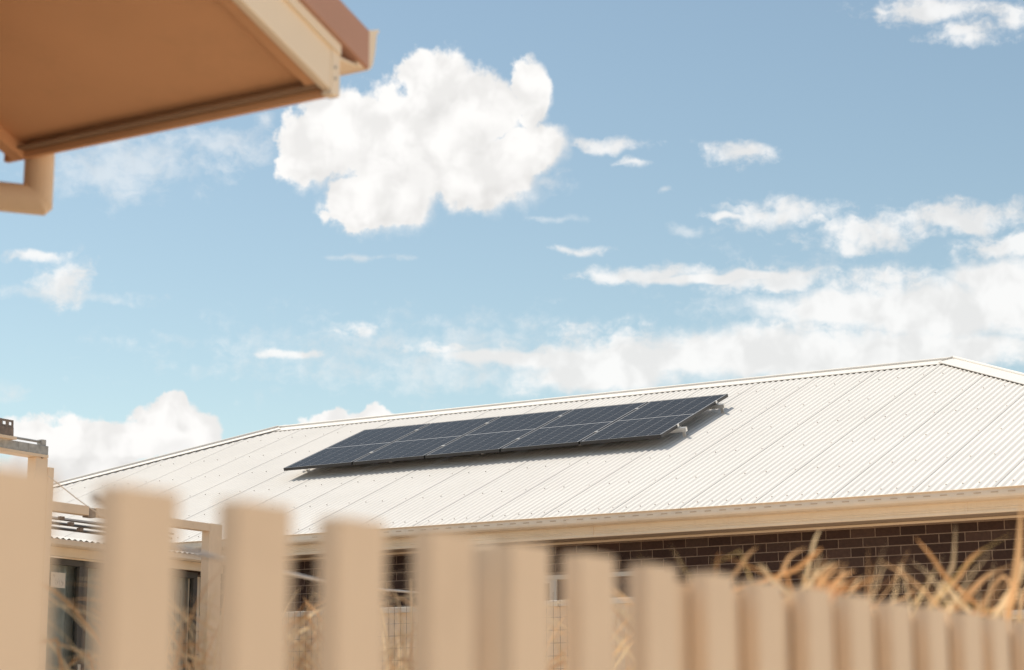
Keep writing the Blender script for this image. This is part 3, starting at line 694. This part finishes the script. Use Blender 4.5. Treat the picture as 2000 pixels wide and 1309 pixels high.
for (v0, v1) in ((12.55, 13.62), (13.622, 14.36), (14.362, 15.15), (15.2, 15.98)):
    d = MB(); x0, x1 = -13.86, -13.80; z0, z1 = PAD, Z(1.715)
    d.box(x0, x1, v0, v1, z1 - .06, z1); d.box(x0, x1, v0, v1, z0, z0 + .09); d.box(x0, x1, v0, v0 + .055, z0 + .09, z1 - .06); d.box(x0, x1, v1 - .055, v1, z0 + .09, z1 - .06)
    door = rpart(d, 'sliding_door', mat('dark_door_frame', (.09, .085, .08), .5, .05, 8.0), bevel=.004)
    pn = MB(); pn.quad((-13.832, v0 + .05, z0 + .08), (-13.832, v1 - .05, z0 + .08), (-13.832, v1 - .05, z1 - .055), (-13.832, v0 + .05, z1 - .055)); rpart(pn, 'pane', M_glassc, door).parent = door
    hd = MB(); hd.box(-13.7995, -13.775, v1 - .045, v1 - .015, Z(.5), Z(.75)); rpart(hd, 'handle', M_alu, door, bevel=.003).parent = door
m = MB(); n = 120
for j in range(n + 1):
    vv = 12.55 + 3.43 * j / n; x = -13.93 + .022 * math.sin(vv * 46) + .008 * math.sin(vv * 17); m.v += [(x, vv, PAD + .03), (x, vv, Z(1.69))]
m.f = [(2 * j, 2 * j + 2, 2 * j + 3, 2 * j + 1) for j in range(n)]
rpart(m, 'curtain', M_curt, smooth=True)
nt_ = MB(); nt_.box(-13.830, -13.8285, 13.965, 14.15, Z(1.445), Z(1.585))
note = rpart(nt_, 'paper_notice', M_paper); note['label'] = 'white paper sheet with a pencil sketch taped to the glass door'
sk = MB(); random.seed(9)
for q in range(9):
    y, z = 13.99 + .13 * random.random(), Z(1.47 + .1 * random.random()); pts = []
    for t in range(6): pts.append((-13.8278, y, z)); y = min(14.14, max(13.975, y + random.uniform(-.02, .02))); z = min(Z(1.578), max(Z(1.452), z + random.uniform(-.02, .02)))
    sk.tube(pts, .0008, 4)
rpart(sk, 'sketch_line', M_ink, note).parent = note

# ------------------------------------------------------------------ dry strappy grasses behind the fence
def clump(name, label, u, v, n, lo, hi, spread, seed, wid=.011, mats=(0, 1, 2), droop=1.0, blades=(), single=False):
    rnd = random.Random(seed)
    root = empty(name, label, 'plant', 'dry grasses behind the picket fence', (u, v, PAD))
    groups = {k: MB() for k in mats}
    def leaf(mb, pts, w0):
        i0 = len(mb.v); L = len(pts)
        for k, p in enumerate(pts):
            p = Vector(p); t = (Vector(pts[min(k + 1, L - 1)]) - Vector(pts[max(k - 1, 0)])).normalized()
            sd = t.cross(Vector((math.cos(rnd.random() * .2 + seed + len(mb.v) * 0), math.sin(seed), .15))); sd.normalize()
            f = k / (L - 1); w = w0 * (.55 + .9 * f if f < .5 else (1 - ((f - .5) / .5) ** 2.4) + .04)
            fold = t.cross(sd) * (w * .35)
            mb.v += [tuple(p - sd * w + fold), tuple(p), tuple(p + sd * w + fold)]
        for k in range(L - 1):
            a = i0 + 3 * k; mb.f += [(a, a + 1, a + 4, a + 3), (a + 1, a + 2, a + 5, a + 4)]
    for q in range(n):
        az_ = rnd.uniform(0, 2 * math.pi); apex = lo + (hi - lo) * rnd.random() ** 1.25; el_ = R(rnd.uniform(66, 89))
        d = Vector((math.cos(az_) * math.cos(el_), math.sin(az_) * math.cos(el_), math.sin(el_)))
        p = Vector((rnd.gauss(0, spread * .35), rnd.gauss(0, spread * .35), 0)); pts = [p.copy()]
        bend = rnd.uniform(.3, 2.2) * droop; st = 1 / 15
        kink = rnd.randint(9, 13) if rnd.random() < (.06 if single else .3) else 99
        for k in range(15):
            d = (d + Vector((math.cos(az_), math.sin(az_), -1.0)) * (.0022 * bend * (k + 1) ** 1.7) + Vector((rnd.gauss(0, .025), rnd.gauss(0, .025), 0))).normalized()
            if k == kink: d = (d + Vector((math.cos(az_) * .9, math.sin(az_) * .9, -1.2))).normalized()
            p = p + d * st; pts.append(p.copy())
        f = apex / max(.25, max(q_.z for q_ in pts))
        pts = [Vector((q_.x * (.6 + .4 * f), q_.y * (.6 + .4 * f), q_.z * f)) for q_ in pts]
        mk = rnd.choice(mats)
        if single:
            mb = MB(); leaf(mb, pts, wid * rnd.uniform(.5, 1.2)); mb.build('leaf', M_straw[mk], root, smooth=True)
        else: leaf(groups[mk], pts, wid * rnd.uniform(.5, 1.2))
    for q, bl in enumerate(blades):                       # the larger leaves, each in its own pose
        ctl = [Vector(t) - Vector((u, v, PAD)) for t in bl]
        d0 = (ctl[0] - ctl[1]).normalized()
        foot = Vector((rnd.gauss(0, .04), rnd.gauss(0, .04), 0))
        ctl = [foot, ctl[0] + d0 * .28] + ctl
        ctl = [ctl[0] * 2 - ctl[1]] + ctl + [ctl[-1] * 2 - ctl[-2]]
        pts = []
        for k in range(1, len(ctl) - 2):
            p0, p1, p2, p3 = ctl[k - 1:k + 3]
            for t in (0, .25, .5, .75): pts.append(.5 * ((2 * p1) + (p2 - p0) * t + (2 * p0 - 5 * p1 + 4 * p2 - p3) * t * t + (3 * p1 - p0 - 3 * p2 + p3) * t ** 3))
        pts.append(ctl[-2])
        mb = MB(); leaf(mb, pts, wid * rnd.uniform(.9, 1.25) * (1.25 if len(bl) and q < 8 else .8)); mb.build('leaf', M_straw[(0, 2, 1, 0)[q % 4]], root, smooth=True)
    for k, mb in groups.items():
        if mb.v:
            o = mb.build('leaves', M_straw[k], root, smooth=True); o['kind'] = 'stuff'
    return root
# right of the post, their tips above the pickets
B11 = [[(-2.014, 4.127, 1.38), (-1.995, 4.139, 1.413), (-1.975, 4.152, 1.433)], [(-1.908, 4.059, 1.359), (-1.919, 4.052, 1.378), (-1.93, 4.045, 1.382)]]
B12 = [[(-1.924, 4.15, 1.363), (-1.903, 4.164, 1.409), (-1.873, 4.183, 1.428)], [(-1.902, 4.251, 1.379), (-1.889, 4.26, 1.444), (-1.875, 4.268, 1.479)], [(-1.905, 4.2, 1.384), (-1.872, 4.221, 1.415), (-1.856, 4.23, 1.431)], [(-1.897, 4.271, 1.345), (-1.867, 4.29, 1.388), (-1.843, 4.305, 1.404)], [(-1.889, 4.282, 1.346), (-1.864, 4.298, 1.38), (-1.849, 4.307, 1.393)], [(-1.858, 4.143, 1.341), (-1.834, 4.158, 1.371), (-1.805, 4.177, 1.396)]]
TUFT = []
_r = random.Random(5)
for q in range(34):                                       # fine bright straw fanning out of the tuft
    a = Vector((-1.885 + _r.gauss(0, .03), 4.25 + _r.gauss(0, .03), 1.32)); ang = R(_r.uniform(15, 78)); sg = 1 if _r.random() < .75 else -.6
    d = Vector((.845 * math.cos(ang) * sg, .533 * math.cos(ang) * sg, math.sin(ang))); L_ = _r.uniform(.05, .12)
    TUFT.append([tuple(a), tuple(a + d * L_ * .55), tuple(a + d * L_ + Vector((0, 0, -.012)))])
B13 = [[(-1.838, 4.577, 1.366), (-1.817, 4.591, 1.411), (-1.798, 4.602, 1.459)], [(-1.845, 4.496, 1.339), (-1.828, 4.507, 1.399), (-1.819, 4.512, 1.413)], [(-1.932, 4.678, 1.36), (-1.927, 4.681, 1.409), (-1.923, 4.684, 1.44)], [(-1.829, 4.631, 1.341), (-1.808, 4.644, 1.359), (-1.803, 4.648, 1.365)]]
B14 = [[(-1.713, 4.667, 1.326), (-1.677, 4.69, 1.367), (-1.641, 4.712, 1.405)], [(-1.668, 4.545, 1.328), (-1.685, 4.534, 1.357), (-1.704, 4.523, 1.369)], [(-1.679, 4.592, 1.379), (-1.655, 4.607, 1.423), (-1.627, 4.625, 1.449)], [(-1.607, 4.545, 1.316), (-1.58, 4.562, 1.363), (-1.563, 4.573, 1.377), (-1.548, 4.582, 1.349)], [(-1.632, 4.588, 1.293), (-1.594, 4.612, 1.312), (-1.545, 4.643, 1.33)], [(-1.68, 4.523, 1.376), (-1.667, 4.531, 1.411), (-1.66, 4.536, 1.498)], [(-1.682, 4.512, 1.381), (-1.706, 4.497, 1.425), (-1.736, 4.478, 1.468)], [(-1.669, 4.586, 1.321), (-1.623, 4.616, 1.38), (-1.572, 4.648, 1.409)]]
B15 = [[(-1.388, 4.107, 1.315), (-1.376, 4.114, 1.387), (-1.365, 4.121, 1.502)], [(-1.402, 4.128, 1.306), (-1.384, 4.139, 1.348), (-1.371, 4.147, 1.379)]]
clump('tussock_plant', 'sparse dry strappy grass left of the bright tuft above the pickets', -1.93, 4.06, 26, .70, .97, .2, 11, .0036, (0, 1, 2), .3, B11, True)
clump('tussock_plant', 'bright tangled straw tuft rising above the pickets before the brick wall', -1.90, 4.26, 150, .70, .99, .12, 12, .0032, (0, 2, 2, 3), .3, B12 + TUFT, True)
clump('tussock_plant', 'low dry grass with upright tips between the two tall tufts', -1.84, 4.62, 46, .70, .97, .18, 13, .0036, (0, 1, 2), .22, B13, True)
clump('tussock_plant', 'large arching dry grass with broad leaves at the right edge', -1.67, 4.56, 90, .72, .98, .18, 14, .0042, (0, 1, 2, 2), .35, B14, True)
clump('tussock_plant', 'nearest tall dry grass cut off by the right edge of the picture', -1.385, 4.10, 8, .80, 1.0, .05, 15, .007, (0, 2), .3, B15, True)
# seen through the gaps on the left
clump('tussock_plant', 'orange dry grass in front of the glass doors in the first picket gap', -4.25, 4.33, 44, .50, .86, .30, 21, .004, (1,), droop=.5)
clump('tussock_plant', 'curling straw grass in the second picket gap below the pole', -3.83, 4.44, 200, .45, 1.04, .24, 22, .0045, (0, 2, 2), droop=.45)
clump('tussock_plant', 'pale straw grass in the third picket gap before the wire trellis', -3.70, 4.78, 170, .45, 1.04, .24, 23, .0042, (0, 2, 2), .4)
clump('tussock_plant', 'reddish dry grass in the fourth picket gap', -3.55, 5.02, 180, .45, 1.02, .24, 24, .0042, (0, 1, 2), .4)
clump('tussock_plant', 'yellowish grass in the gap below the small window', -3.18, 5.30, 170, .45, 1.0, .22, 25, .0042, (0, 2, 3), .4)
clump('tussock_plant', 'thin dry grass in the gap right of the small window', -2.98, 5.40, 70, .5, .95, .24, 26, .0045, (0, 2), .5)
